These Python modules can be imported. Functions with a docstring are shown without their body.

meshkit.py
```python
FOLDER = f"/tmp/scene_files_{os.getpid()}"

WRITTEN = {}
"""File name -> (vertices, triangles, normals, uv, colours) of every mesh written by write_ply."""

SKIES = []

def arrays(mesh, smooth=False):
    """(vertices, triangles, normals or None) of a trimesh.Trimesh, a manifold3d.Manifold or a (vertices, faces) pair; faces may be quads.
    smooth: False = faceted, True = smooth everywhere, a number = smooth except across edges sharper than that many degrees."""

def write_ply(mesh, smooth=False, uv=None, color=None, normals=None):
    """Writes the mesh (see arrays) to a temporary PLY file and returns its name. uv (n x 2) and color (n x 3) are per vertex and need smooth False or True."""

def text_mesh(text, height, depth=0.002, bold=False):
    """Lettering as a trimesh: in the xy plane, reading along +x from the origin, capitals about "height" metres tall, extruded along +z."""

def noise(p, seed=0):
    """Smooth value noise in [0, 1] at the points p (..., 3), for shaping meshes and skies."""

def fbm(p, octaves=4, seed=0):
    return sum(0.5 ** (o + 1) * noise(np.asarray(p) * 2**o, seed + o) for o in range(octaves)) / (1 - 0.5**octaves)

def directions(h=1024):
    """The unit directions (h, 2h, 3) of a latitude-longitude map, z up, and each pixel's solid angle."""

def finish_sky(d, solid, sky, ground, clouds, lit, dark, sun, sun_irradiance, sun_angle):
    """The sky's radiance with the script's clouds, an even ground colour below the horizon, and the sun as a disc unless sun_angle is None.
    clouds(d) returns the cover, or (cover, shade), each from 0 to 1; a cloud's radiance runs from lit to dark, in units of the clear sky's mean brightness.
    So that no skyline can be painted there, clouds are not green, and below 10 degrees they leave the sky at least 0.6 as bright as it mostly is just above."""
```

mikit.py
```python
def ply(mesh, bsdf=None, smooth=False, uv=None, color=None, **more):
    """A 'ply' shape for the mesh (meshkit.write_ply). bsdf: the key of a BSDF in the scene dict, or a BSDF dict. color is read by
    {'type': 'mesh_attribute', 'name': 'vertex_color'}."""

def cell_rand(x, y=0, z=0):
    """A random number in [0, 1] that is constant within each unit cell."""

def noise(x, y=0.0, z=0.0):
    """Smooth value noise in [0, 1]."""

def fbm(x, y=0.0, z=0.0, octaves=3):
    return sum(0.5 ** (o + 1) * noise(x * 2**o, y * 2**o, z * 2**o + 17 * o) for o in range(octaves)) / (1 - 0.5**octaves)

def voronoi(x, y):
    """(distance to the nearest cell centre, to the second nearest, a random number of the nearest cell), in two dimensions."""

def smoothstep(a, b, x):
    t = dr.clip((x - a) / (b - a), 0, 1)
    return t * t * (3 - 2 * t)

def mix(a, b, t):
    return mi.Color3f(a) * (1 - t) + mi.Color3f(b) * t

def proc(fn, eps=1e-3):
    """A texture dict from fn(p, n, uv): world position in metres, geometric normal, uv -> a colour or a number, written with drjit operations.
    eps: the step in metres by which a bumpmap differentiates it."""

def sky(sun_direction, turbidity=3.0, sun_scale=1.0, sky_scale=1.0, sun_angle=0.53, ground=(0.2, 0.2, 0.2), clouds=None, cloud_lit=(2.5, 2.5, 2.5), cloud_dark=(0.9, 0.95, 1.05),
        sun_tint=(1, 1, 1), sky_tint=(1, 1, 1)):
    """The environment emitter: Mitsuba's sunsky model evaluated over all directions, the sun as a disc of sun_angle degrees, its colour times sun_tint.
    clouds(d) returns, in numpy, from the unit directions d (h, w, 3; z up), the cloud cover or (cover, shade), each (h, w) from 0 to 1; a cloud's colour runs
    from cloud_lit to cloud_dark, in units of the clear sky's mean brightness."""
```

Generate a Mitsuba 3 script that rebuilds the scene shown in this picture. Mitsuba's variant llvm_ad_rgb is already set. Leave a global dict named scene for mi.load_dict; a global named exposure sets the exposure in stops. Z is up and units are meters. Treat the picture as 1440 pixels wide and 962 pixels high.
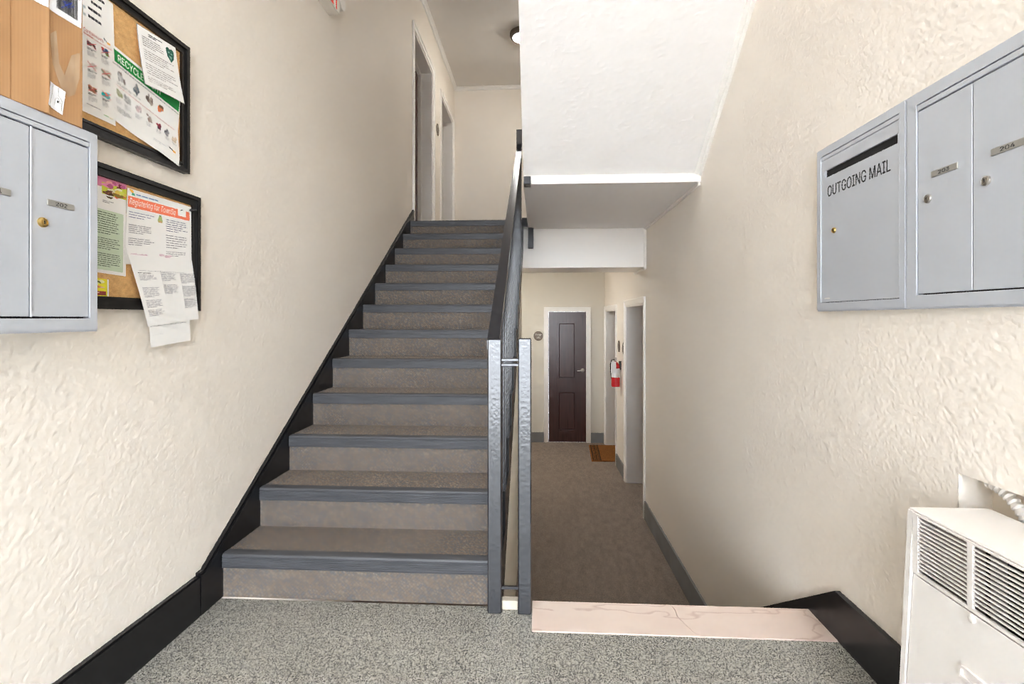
import math, random
import numpy as np, trimesh, mitsuba as mi, drjit as dr
import mikit, meshkit
from shapely.geometry import Polygon, box as sbox
from shapely.ops import unary_union
T = mi.ScalarTransform4f
scene, labels = {'type': 'scene'}, {}
random.seed(7); rng = np.random.default_rng(7)

# ------------------------------------------------------------------ camera, sky, lamps, exposure
EYE = 1.17
YAW = 0.0526
FPX = 690.0
scene['camera'] = {'type': 'perspective', 'fov': math.degrees(2 * math.atan(720 / FPX)), 'fov_axis': 'x',
                   'principal_point_offset_y': (481 - 447.8) / 962, 'near_clip': 0.02, 'far_clip': 100.0,
                   'to_world': T().look_at(origin=[0, 0, EYE], target=[-math.sin(YAW), math.cos(YAW), EYE], up=[0, 0, 1])}
exposure = -0.32
SKY = 110.0
LAMP_UP, LAMP_HALL = 180.0, 215.0
scene['sky'] = mikit.sky((0.35, 0.75, 0.62), turbidity=4, sun_scale=0.0, sky_scale=SKY, ground=(0.62, 0.61, 0.60),
                         clouds=lambda d: (np.full(d.shape[:2], 0.9), np.full(d.shape[:2], 0.25)), cloud_lit=(1.06, 1.12, 1.19), cloud_dark=(0.86, 0.92, 1.0))
XL, XR = -1.345, 1.105            # faces of the side walls
HALL, LAND, CEIL = -0.885, 2.18, 4.89   # hall floor, landing floor, high ceiling
RISE, GO, Y0 = 0.1816, 0.276, 1.985     # stairs: rise, going, front of first nosing
SOFF = 2.095                       # underside of the landing

# ------------------------------------------------------------------ helpers
def lin(r, g, b):
    c = np.array([r, g, b]) / 255.0
    return [float(v) for v in np.where(c < 0.04045, c / 12.92, ((c + 0.055) / 1.055) ** 2.4)]

def mesh_ok(m): return m
def cat(ms): return trimesh.util.concatenate([m for m in ms if m is not None])
def bx(x0, x1, y0, y1, z0, z1, c=0.0):
    """A box, its edges chamfered by c."""
    lo, hi = np.array([min(x0, x1), min(y0, y1), min(z0, z1)]), np.array([max(x0, x1), max(y0, y1), max(z0, z1)])
    if c <= 0:
        m = trimesh.creation.box(hi - lo); m.apply_translation((lo + hi) / 2); return m
    c = min(c, 0.45 * float((hi - lo).min()))
    pts = []
    for i in range(3):
        for s in np.ndindex(2, 2, 2):
            p = np.where(np.array(s) == 0, lo + c, hi - c).astype(float)
            p[i] = lo[i] if s[i] == 0 else hi[i]
            pts.append(p)
    return trimesh.convex.convex_hull(np.array(pts))

def _ext(poly, h):
    ms = [trimesh.creation.extrude_polygon(g, h, engine='earcut') for g in getattr(poly, 'geoms', [poly]) if g.area > 1e-10]
    return trimesh.util.concatenate(ms)
def P(pts): return pts if hasattr(pts, 'area') else Polygon(pts)
def pyz(poly, x0, x1):             # polygon in (y, z), extruded along x
    m = _ext(P(poly), x1 - x0); v = m.vertices.copy()
    m.vertices = np.c_[v[:, 2] + x0, v[:, 0], v[:, 1]]; return m
def pxz(poly, y0, y1):             # polygon in (x, z), extruded along y
    m = _ext(P(poly), y1 - y0); v = m.vertices.copy()
    m.vertices = np.c_[v[:, 0], y1 - v[:, 2], v[:, 1]]; return m
def pxy(poly, z0, z1):
    m = _ext(P(poly), z1 - z0); m.apply_translation([0, 0, z0]); return m

def tube(pts, r, n=12, caps=True):
    p = np.asarray(pts, float); t = np.gradient(p, axis=0); t /= np.linalg.norm(t, axis=1, keepdims=True)
    a = np.cross(t, [0.13, 0.31, 0.94]); a /= np.linalg.norm(a, axis=1, keepdims=True); b = np.cross(t, a)
    an = np.arange(n) * 2 * np.pi / n; r = np.broadcast_to(r, len(p))
    v = (p[:, None] + r[:, None, None] * (np.cos(an)[None, :, None] * a[:, None] + np.sin(an)[None, :, None] * b[:, None])).reshape(-1, 3)
    f = []
    for i in range(len(p) - 1):
        for j in range(n):
            q = [i * n + j, i * n + (j + 1) % n, (i + 1) * n + (j + 1) % n, (i + 1) * n + j]; f += [[q[0], q[1], q[2]], [q[0], q[2], q[3]]]
    if caps:
        v = np.vstack([v, p[0], p[-1]]); k = len(p) * n
        for j in range(n):
            f += [[k, (j + 1) % n, j], [k + 1, (len(p) - 1) * n + j, (len(p) - 1) * n + (j + 1) % n]]
    return trimesh.Trimesh(v, f, process=False)

def lathe(profile, axis='z', at=(0, 0, 0), n=40):
    m = trimesh.creation.revolve(np.array(profile, float), sections=n)
    if m.volume < 0: m.invert()
    v = m.vertices.copy()
    if axis == 'x': v = np.c_[v[:, 2], v[:, 0], v[:, 1]]
    if axis == '-x': v = np.c_[-v[:, 2], -v[:, 0], v[:, 1]]
    if axis == '-y': v = np.c_[v[:, 0], -v[:, 2], v[:, 1]]
    m.vertices = v + np.array(at); return m

def text_on(face, text, height, at, width=None, depth=0.0008, bold=False):
    """Lettering on a wall: face 'left' looks along -x, 'right' along +x, 'end' along +y. at = start of the baseline."""
    m = meshkit.text_mesh(text, height, depth, bold); v = m.vertices.copy()
    if width: v[:, 0] *= width / (v[:, 0].max() - v[:, 0].min())
    v[:, 0] -= v[:, 0].min()
    a, b, d = v.T; x, y, z = at
    m.vertices = {'left': np.c_[x + d, y + a, z + b], 'right': np.c_[x - d, y - a, z + b], 'end': np.c_[x + a, y - d, z + b]}[face]
    return m

used = {}
def key_of(base):
    n = used.get(base, 0); used[base] = n + 1
    return base if n == 0 else f'{base}_{n:03d}'
def add(name, mesh, mat, parent=None, smooth=False, label=None, category=None, group=None, kind=None, **more):
    k = key_of((parent + '__' if parent else '') + name)
    scene[k] = mikit.ply(mesh, mat, smooth=smooth, **more)
    tag(k, label, category, group, kind); return k
def tag(k, label=None, category=None, group=None, kind=None):
    d = {a: b for a, b in (('label', label), ('category', category), ('group', group), ('kind', kind)) if b}
    if d: labels.setdefault(k, {}).update(d)
def thing(name, label, category, group=None):
    k = key_of(name); tag(k, label, category, group); return k
def struct(name, mesh, mat, label=None, parent=None, **kw):
    return add(name, mesh, mat, parent, label=label, kind=None if parent else 'structure', **kw)

# ------------------------------------------------------------------ materials
def mat(name, color, rough=0.5, bump=None, scale=0.001, eps=1e-3, **kw):
    col = mikit.proc(color) if callable(color) else ({'type': 'rgb', 'value': color} if isinstance(color, (list, tuple)) else color)
    b = {'type': 'principled', 'base_color': col, 'roughness': mikit.proc(rough) if callable(rough) else rough, **kw}
    if bump is not None: b = {'type': 'bumpmap', 'arbitrary': mikit.proc(bump, eps), 'scale': scale, 'bsdf': b}
    scene['mat_' + name] = {'type': 'twosided', 'bsdf': b} if bump is None else b   # a bumped material sits on closed meshes only
N, F, V, MIX, SS, CR = mikit.noise, mikit.fbm, mikit.voronoi, mikit.mix, mikit.smoothstep, mikit.cell_rand

def stucco_h(p, n, uv):
    a = F(p.x * 62, p.y * 62, p.z * 40, 3)
    w = N(p.x * 23 + 5, p.y * 23, p.z * 23)
    return SS(0.36, 0.66, a) * (0.45 + 0.75 * w) + 0.25 * F(p.x * 190, p.y * 190, p.z * 150, 2)
def wall_c(p, n, uv):
    t = F(p.x * 1.3 + 3, p.y * 1.3, p.z * 1.3, 3)
    return MIX(lin(230, 222, 210), lin(234, 227, 217), t)
mat('wall', wall_c, 0.62, stucco_h, 0.0026, 1.2e-3, specular=0.35)
def white_c(p, n, uv): return MIX(lin(234, 231, 229), lin(239, 237, 235), F(p.x * 2, p.y * 2, p.z * 2, 2))
mat('white_stucco', white_c, 0.6, lambda p, n, uv: SS(0.35, 0.7, F(p.x * 34, p.y * 60, p.z * 60, 3)), 0.0022, 1.2e-3, specular=0.35)
mat('white_paint', lin(240, 236, 230), 0.35)
mat('ceiling_paint', lin(222, 218, 212), 0.7)
mat('trim_paint', lin(242, 239, 234), 0.32)
mat('hall_wall', lin(217, 212, 200), 0.6, lambda p, n, uv: F(p.x * 60, p.y * 60, p.z * 40, 2), 0.0008, specular=0.3)

def terrazzo(p, n, uv):
    d1, d2, r = V(p.x * 230, p.y * 230)
    e1, e2, q = V(p.x * 300 + 40, p.y * 300 + 9)
    base = MIX(lin(168, 164, 157), lin(194, 191, 185), q)
    chip = dr.select(r < 0.26, MIX(lin(70, 70, 66), lin(96, 94, 86), q), dr.select(r < 0.62, MIX(lin(178, 176, 165), lin(206, 204, 194), q), MIX(lin(140, 138, 124), lin(164, 162, 150), q)))
    m = SS(0.62, 0.5, d1) * SS(0.02, 0.14, d2 - d1)
    c = base * (1 - m) + chip * m
    c = dr.select((q < 0.24) & (e1 < 0.48), mi.Color3f(lin(40, 42, 42)), c)
    stain = F(p.x * 2.2, p.y * 2.2, 3.0, 4)
    return c * (0.74 + 0.28 * stain)
mat('terrazzo', terrazzo, lambda p, n, uv: 0.3 + 0.2 * F(p.x * 3, p.y * 3, 1.0, 2), specular=0.5)

def weave(a, b, s):
    """Diagonal twill of a berber carpet: (height, random per loop)."""
    u, v = (a + b) * s, (a - b) * s * 0.5
    r = CR(dr.floor(u), dr.floor(v), 3)
    h = dr.abs(dr.sin(u * math.pi)) * (0.6 + 0.4 * dr.abs(dr.sin(v * math.pi)))
    return h, r
def stair_carpet(p, n, uv):
    b = dr.select(dr.abs(n.z) > 0.5, p.y, p.z)
    h, r = weave(p.x, b, 125.0)
    c = dr.select(r < 0.30, mi.Color3f(lin(138, 123, 109)), dr.select(r < 0.62, mi.Color3f(lin(122, 114, 107)), dr.select(r < 0.85, mi.Color3f(lin(113, 112, 114)), mi.Color3f(lin(152, 140, 126)))))
    wear = F(p.x * 5, p.y * 5, p.z * 5, 3)
    return c * (0.36 + 0.78 * h) * (0.86 + 0.28 * wear)
mat('stair_carpet', stair_carpet, 0.95, lambda p, n, uv: weave(p.x, dr.select(dr.abs(n.z) > 0.5, p.y, p.z), 125.0)[0], 0.0015, 4e-4, specular=0.1, sheen=0.3)
def hall_carpet(p, n, uv):
    a = F(p.x * 30, p.y * 13, 0.3, 3); r = CR(dr.floor(p.x * 260), dr.floor(p.y * 260), 1)
    return MIX(lin(112, 101, 92), lin(140, 127, 116), a) * (0.75 + 0.45 * r)
mat('hall_carpet', hall_carpet, 0.95, lambda p, n, uv: F(p.x * 260, p.y * 200, 0.5, 2), 0.002, 1e-3, specular=0.1, sheen=0.2)
mat('nosing_rubber', lambda p, n, uv: MIX(lin(62, 63, 66), lin(86, 87, 90), F(p.x * 9, p.y * 60, p.z * 60, 3)), 0.42, specular=0.45)
mat('black_paint', lambda p, n, uv: MIX(lin(9, 9, 11), lin(16, 16, 19), F(p.x * 20, p.y * 20, p.z * 20, 2)), 0.3, lambda p, n, uv: F(p.x * 40, p.y * 40, p.z * 40, 2), 0.0006, specular=0.5)
mat('railing_paint', lin(24, 25, 31), 0.16, lambda p, n, uv: F(p.x * 110, p.y * 110, p.z * 90, 2), 0.0007, 1e-3, specular=1.0, clearcoat=1.0, clearcoat_gloss=0.9)
mat('gray_base', lambda p, n, uv: MIX(lin(104, 104, 102), lin(124, 124, 122), F(p.x * 6, p.y * 6, p.z * 6, 3)), 0.5)
def marble(p, n, uv):
    w = F(p.x * 4, p.y * 9, 1.0, 4); vein = SS(0.035, 0.0, dr.abs(F(p.x * 2.6 + 2 * w, p.y * 9, 5.0, 3) - 0.5))
    return MIX(MIX(lin(226, 203, 191), lin(236, 220, 208), w), lin(196, 166, 152), vein * 0.5)
mat('pink_marble', marble, 0.3, specular=0.5)
mat('mailbox_paint', lin(187, 191, 197), 0.38, metallic=0.12, specular=0.5)
mat('mailbox_ribbed', lin(187, 191, 197), 0.38, lambda p, n, uv: 0.5 + 0.5 * dr.sin(p.y * 2 * math.pi / 0.0042), 0.0005, 3e-4, metallic=0.12, specular=0.5)
mat('nickel', lin(200, 196, 190), 0.22, metallic=1.0)
mat('plate_metal', lin(172, 170, 164), 0.35, metallic=0.6)
mat('brass', lin(214, 186, 120), 0.2, metallic=1.0)
mat('ink', lin(38, 38, 42), 0.5)
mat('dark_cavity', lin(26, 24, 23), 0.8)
mat('heater_enamel', lambda p, n, uv: MIX(lin(221, 216, 210), lin(228, 224, 218), F(p.x * 5, p.y * 5, p.z * 5, 3)), 0.3, specular=0.5)
mat('galvanised', lin(150, 142, 136), 0.4, metallic=0.5)
def mahogany(p, n, uv):
    g = F(p.x * 55, p.y * 55, p.z * 3.5, 3)
    return MIX(lin(38, 17, 15), lin(68, 33, 27), g)
mat('mahogany', mahogany, 0.28, specular=0.5, clearcoat=0.6, clearcoat_gloss=0.85)
mat('black_frame', lin(26, 25, 24), 0.3, specular=0.5)
def cork(p, n, uv):
    r = CR(dr.floor(p.x * 420), dr.floor(p.y * 420), dr.floor(p.z * 420))
    return MIX(lin(196, 150, 96), lin(216, 176, 122), F(p.x * 90, p.y * 90, p.z * 90, 2)) * (0.88 + 0.22 * r)
mat('cork', cork, 0.85, specular=0.2)
mat('paper', lin(236, 235, 232), 0.7, specular=0.25)
mat('print', {'type': 'mesh_attribute', 'name': 'vertex_color'}, 0.7, specular=0.2)
def cardboard(p, n, uv):
    flute = 0.5 + 0.5 * dr.sin(p.y * 2 * math.pi / 0.008)
    return MIX(lin(172, 130, 90), lin(186, 146, 106), F(p.x * 14, p.y * 14, p.z * 5, 3)) * (0.96 + 0.05 * flute)
mat('cardboard', cardboard, 0.8, specular=0.2)
mat('tape', lambda p, n, uv: MIX(lin(150, 112, 74), lin(196, 172, 142), F(p.x * 30, p.y * 30, p.z * 12, 3)), 0.15, specular=0.6, clearcoat=0.8)
mat('sticker', lin(238, 240, 244), 0.3)
mat('red_enamel', lin(186, 22, 32), 0.22, specular=0.5, clearcoat=0.5)
mat('black_plastic', lin(24, 24, 24), 0.35)
mat('bronze', lin(92, 82, 72), 0.4, metallic=0.6)
mat('plaque_metal', lin(104, 92, 80), 0.35, metallic=0.4)
mat('letter_white', lin(232, 228, 222), 0.5)
mat('letter_red', lin(240, 70, 60), 0.4)
mat('coir', lambda p, n, uv: MIX(lin(98, 62, 34), lin(142, 94, 52), CR(dr.floor(p.x * 240), dr.floor(p.y * 160), 2)), 0.95, lambda p, n, uv: F(p.x * 160, p.y * 120, 0.3, 2), 0.004, specular=0.05)
mat('coir_black', lin(44, 36, 28), 0.95, specular=0.05)
mat('plaster_raw', lambda p, n, uv: MIX(lin(196, 184, 166), lin(226, 216, 200), F(p.x * 20, p.y * 20, p.z * 20, 3)), 0.8, lambda p, n, uv: F(p.x * 60, p.y * 60, p.z * 60, 3), 0.008, 1e-3)
mat('exit_white', lin(226, 220, 208), 0.4)

# ------------------------------------------------------------------ the shell
def door_hole(y0, y1, z0, z1): return sbox(y0, z0, y1, z1)
L1, L2 = (5.27, 6.21, 4.31), (6.76, 7.69, 4.27)          # landing doors: y0, y1, top
R1, R2 = (5.17, 6.21, 1.33), (6.99, 8.05, 1.30)          # hall doors
left = sbox(-2.3, -1.0, 8.4, CEIL + 0.1)
left = left.difference(door_hole(L1[0], L1[1], LAND, L1[2])).difference(door_hole(L2[0], L2[1], LAND, L2[2]))
wl = struct('wall_left', pyz(left, XL - 0.30, XL - 0.0005), 'mat_wall')
HOLE = (0.62, 1.351, 0.56, 0.764)
right = sbox(-2.3, -1.0, 8.4, CEIL + 0.1)
right = right.difference(door_hole(R1[0], R1[1], HALL - 0.06, R1[2])).difference(door_hole(R2[0], R2[1], HALL - 0.06, R2[2])).difference(sbox(HOLE[0], HOLE[2], HOLE[1], HOLE[3]))
wr = struct('wall_right', pyz(right, XR + 0.0005, XR + 0.34), 'mat_wall')
def sheet_faces(ny, nz):
    i, j = np.meshgrid(np.arange(ny - 1), np.arange(nz - 1), indexing='ij'); a = (i * nz + j).ravel()
    return np.vstack([np.c_[a, a + nz, a + nz + 1], np.c_[a, a + nz + 1, a + 1]])
def plaster(face, s, ranges, amp):
    """The knobbly trowelled plaster as relief on a side wall (s = +1: the room lies on +x), coarser where it is farther off."""
    vs, fs, n0 = [], [], 0
    for y0, y1, z0, z1, d in ranges:
        y, z = np.linspace(y0, y1, int((y1 - y0) / d) + 1), np.linspace(z0, z1, int((z1 - z0) / d) + 1)
        Y, Z = np.meshgrid(y, z, indexing='ij'); p = np.stack([0 * Y + face, Y, Z], -1)
        a = meshkit.fbm(p * [1, 100, 78], 2, 3); w = meshkit.noise(p * [1, 28, 28], 9)
        t = np.clip((a - 0.30) / 0.36, 0, 1); h = t * t * (3 - 2 * t) * (0.7 + 0.5 * w) + 0.22 * meshkit.fbm(p * [1, 170, 140], 2, 5)
        v = np.stack([face + s * amp * h, Y, Z], -1).reshape(-1, 3); f = sheet_faces(len(y), len(z))
        if s < 0: f = f[:, ::-1]
        ny, nz = len(y), len(z); g = np.arange(ny * nz).reshape(ny, nz)
        rim = np.concatenate([g[:, 0], g[-1, 1:], g[-2::-1, -1], g[0, -2:0:-1]]); k = len(rim); back = v[rim].copy(); back[:, 0] = face
        i = np.arange(k); j = (i + 1) % k; a0, b0, m0 = len(v), len(v) + k, len(v) + 2 * k
        e = np.vstack([np.c_[a0 + i, b0 + i, b0 + j], np.c_[a0 + i, b0 + j, a0 + j], np.c_[b0 + i, np.full(k, m0), b0 + j]])
        if s < 0: e = e[:, ::-1]
        v = np.vstack([v, v[rim], back, [[face, y.mean(), z.mean()]]]); f = np.vstack([f, e])
        vs.append(v); fs.append(f + n0); n0 += len(v)
    return trimesh.Trimesh(np.vstack(vs), np.vstack(fs), process=False)
AMP = 0.0014
mat('plaster', wall_c, 0.62, specular=0.35)
struct('plaster', plaster(XL, 1, [(0.95, 1.75, 0.1, 2.35, 0.0042), (1.75, 2.7, 0.1, 3.0, 0.006), (2.7, 4.4, 0.1, 4.2, 0.010)], AMP), 'mat_plaster', parent=wl, smooth=True)
struct('plaster', plaster(XR, -1, [(0.95, HOLE[1], 0.1, HOLE[2], 0.0042), (0.95, HOLE[1], HOLE[3], 2.35, 0.0042), (HOLE[1], 1.75, 0.1, 2.35, 0.0042), (1.75, 2.7, -0.5, 2.9, 0.006), (2.7, 5.05, HALL, 2.7, 0.010)], AMP), 'mat_plaster', parent=wr, smooth=True)
struct('recess', cat([bx(XR + 0.085, XR + 0.1, HOLE[0], HOLE[1], HOLE[2], HOLE[3])]), 'mat_plaster_raw', parent=wr, label='rough plaster at the back of the hole above the heater')
struct('wall_hall_end', pxz(sbox(XL - 0.3, -1.0, XR + 0.34, SOFF).difference(sbox(0.167, HALL, 0.806, 1.291)), 8.17, 8.35), 'mat_hall_wall')
struct('wall_landing_end', pxz(sbox(XL, SOFF, XR, CEIL + 0.05), 7.857, 8.05), 'mat_wall')
struct('wall_entrance', pxz(sbox(XL - 0.3, -0.2, XR + 0.34, CEIL + 0.1).difference(sbox(-1.28, 0.0, 1.04, 3.3)), -2.25, -2.1), 'mat_wall')
struct('ceiling', bx(XL - 0.3, XR + 0.34, -2.25, 8.05, CEIL, CEIL + 0.1), 'mat_ceiling_paint')
struct('ceiling_hall', bx(XL, XR, 5.6, 8.17, 2.02, SOFF), 'mat_white_paint')
struct('floor', pxy(sbox(XL, -2.25, XR, 1.985).difference(sbox(-0.024, 1.832, XR, 2.03)), -0.12, 0.0), 'mat_terrazzo')
struct('floor_hall', bx(XL - 0.3, XR + 0.34, 1.97, 8.35, HALL - 0.1, HALL), 'mat_hall_carpet')
land = unary_union([sbox(XL, Y0 + 11 * GO + 0.045, XR, 7.857), sbox(-0.10, 3.40, XR, 5.10)])
struct('floor_landing', pxy(land, SOFF + 0.03, LAND), 'mat_stair_carpet')
fl = unary_union([sbox(XL, 5.06, XR, 5.6), sbox(-0.10, 3.39, XR, 5.10)])
struct('ceiling_landing', pxy(fl, SOFF, SOFF + 0.03), 'mat_white_stucco')
struct('beam', bx(-0.17, XR, 5.08, 5.6, 1.69, SOFF, 0.004), 'mat_white_paint')
nose = lambda y: RISE + (y - Y0) * RISE / GO
edge = lambda y: 0.598 + 0.655 * (y - 3.148)           # lower edge of the outer string
struct('wall_under_stairs', pyz([(1.99, HALL), (5.05, HALL), (5.05, edge(5.05) + 0.01), (1.99, edge(1.99) + 0.01)], -0.1715, -0.166), 'mat_hall_wall')
struct('wall_under_stairs_end', bx(XL, -0.168, 5.062, 5.079, HALL, SOFF), 'mat_hall_wall')
# the steps down behind the sill
steps = [(2.03, HALL - 0.001)] + [q for k in range(4) for q in ((2.03 + 0.27 * k, -0.177 * (k + 1)), (2.03 + 0.27 * (k + 1), -0.177 * (k + 1)))] + [(2.03 + 0.27 * 4, HALL - 0.001)]
struct('floor_hall_steps', pyz(steps, -0.168, XR), 'mat_hall_carpet')

# baseboards and mouldings
def ogee_base(poly, x0, x1): return pyz(poly, x0, x1)
struct('baseboard_left', cat([pyz([(-2.1, 0), (1.858, 0), (1.858, 0.152), (-2.1, 0.152)], XL, XL + 0.022), pyz([(-2.1, 0.15), (1.858, 0.15), (1.858, 0.158), (-2.1, 0.158)], XL, XL + 0.017)]), 'mat_black_paint', label='black painted baseboard of the left wall')
sk = lambda y: 0.165 + 0.6555 * (y - 1.905)
b2 = struct('baseboard_stairs', pyz([(1.862, 0), (2.1, 0), (5.34, 2.13), (5.34, LAND), (5.20, LAND), (5.20, sk(5.20)), (1.89, 0.158), (1.862, 0.158)], XL, XL + 0.0235), 'mat_black_paint')
struct('cap', pyz([(1.862, 0.158), (1.89, 0.158), (5.20, sk(5.20)), (5.20, sk(5.20) + 0.011), (1.887, 0.169), (1.862, 0.169)], XL, XL + 0.017), 'mat_black_paint', parent=b2)
struct('baseboard_right', cat([pyz([(0.2, 0), (1.84, -0.0), (2.02, 0.002), (3.12, -0.80), (3.12, -0.698), (1.857, 0.172), (0.2, 0.178)], XR - 0.02, XR)]), 'mat_black_paint')
struct('baseboard_hall_right', cat([bx(XR - 0.016, XR, 3.08, 5.09, HALL, HALL + 0.185, 0.003), bx(XR - 0.016, XR, R1[1] + 0.07, R2[0] - 0.07, HALL, HALL + 0.17, 0.003)]), 'mat_gray_base')
struct('baseboard_hall_end', cat([bx(XL, 0.10, 8.155, 8.17, HALL, HALL + 0.165, 0.003), bx(0.874, XR, 8.155, 8.17, HALL, HALL + 0.165, 0.003)]), 'mat_gray_base')
crown = lambda s: [(0, 0), (0.045 * s, 0), (0.045 * s, -0.012), (0.03 * s, -0.02), (0.014 * s, -0.045), (0, -0.05)]
struct('trim_1', pxz([(XL + a, CEIL + b) for a, b in crown(1)], 0.2, 7.857), 'mat_trim_paint')
m = pyz([(7.857 - a, CEIL + b) for a, b in crown(1)], XL, XR)
struct('trim_2', m, 'mat_trim_paint')

# doors: leaf, casing and a deep jamb
def casing_yz(y0, y1, ztop, zbot, xface, s, w=0.066):
    """Casing round an opening of a side wall; s = +1 when the room lies on +x."""
    ring = sbox(y0 - w, zbot, y1 + w, ztop + w).difference(sbox(y0, zbot - 1, y1, ztop))
    lip = sbox(y0 - w, zbot, y1 + w, ztop + w).difference(sbox(y0 - w + 0.018, zbot - 1, y1 + w - 0.018, ztop + w - 0.018))
    a, b = sorted((xface, xface + s * 0.014)); c, d = sorted((xface + s * 0.014, xface + s * 0.022))
    return cat([pyz(ring, a, b), pyz(lip, c, d)])
def side_door(name, y0, y1, ztop, zbot, xface, s, depth):
    k = key_of(name); tag(k, kind='structure')
    add('casing', casing_yz(y0, y1, ztop, zbot, xface, s), 'mat_trim_paint', k, label='white painted casing')
    xi = xface - s * depth; a, b = sorted((xi, xface + s * 0.001))
    j = 0.02
    ring = sbox(y0, zbot, y1, ztop).difference(sbox(y0 + j, zbot - 1, y1 - j, ztop - j))
    stop = sbox(y0 + j, zbot, y1 - j, ztop - j).difference(sbox(y0 + j + 0.012, zbot - 1, y1 - j - 0.012, ztop - j - 0.012))
    c, d = sorted((xi, xi + s * 0.045))
    add('jamb', cat([pyz(ring, a, b), pyz(stop, c, d)]), 'mat_trim_paint', k, label='white painted jamb')
    e, f = sorted((xi - s * 0.04, xi + s * 0.001))
    leaf = add('leaf', bx(e, f, y0 + 0.003, y1 - 0.003, zbot + 0.01, ztop - 0.003), 'mat_mahogany', k, label='dark wooden door leaf')
    for z0, z1 in ((0.25, 0.85), (1.05, 1.9)):
        xx = sorted((xi + s * 0.001, xi + s * 0.009))
        add('panel', bx(xx[0], xx[1], y0 + 0.2, y1 - 0.2, zbot + z0, zbot + z1, 0.006), 'mat_mahogany', leaf)
    return k
# door_1: the narrow mahogany door at the end of the hall
d1 = key_of('door_1'); tag(d1, kind='structure')
ring = sbox(0.167 - 0.066, HALL, 0.806 + 0.066, 1.291 + 0.066).difference(sbox(0.167, HALL - 1, 0.806, 1.291))
lip = sbox(0.167 - 0.066, HALL, 0.806 + 0.066, 1.291 + 0.066).difference(sbox(0.117, HALL - 1, 0.856, 1.341))
add('casing', cat([pxz(ring, 8.152, 8.17), pxz(lip, 8.143, 8.152)]), 'mat_trim_paint', d1, label='white painted casing')
add('jamb', pxz(sbox(0.167, HALL, 0.806, 1.291).difference(sbox(0.175, HALL - 1, 0.798, 1.283)), 8.165, 8.30), 'mat_trim_paint', d1)
PAN = [(0.322, 0.640, 0.155, 1.115), (0.322, 0.640, -0.70, -0.03)]
leafp = sbox(0.177, HALL + 0.008, 0.796, 1.281)
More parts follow.
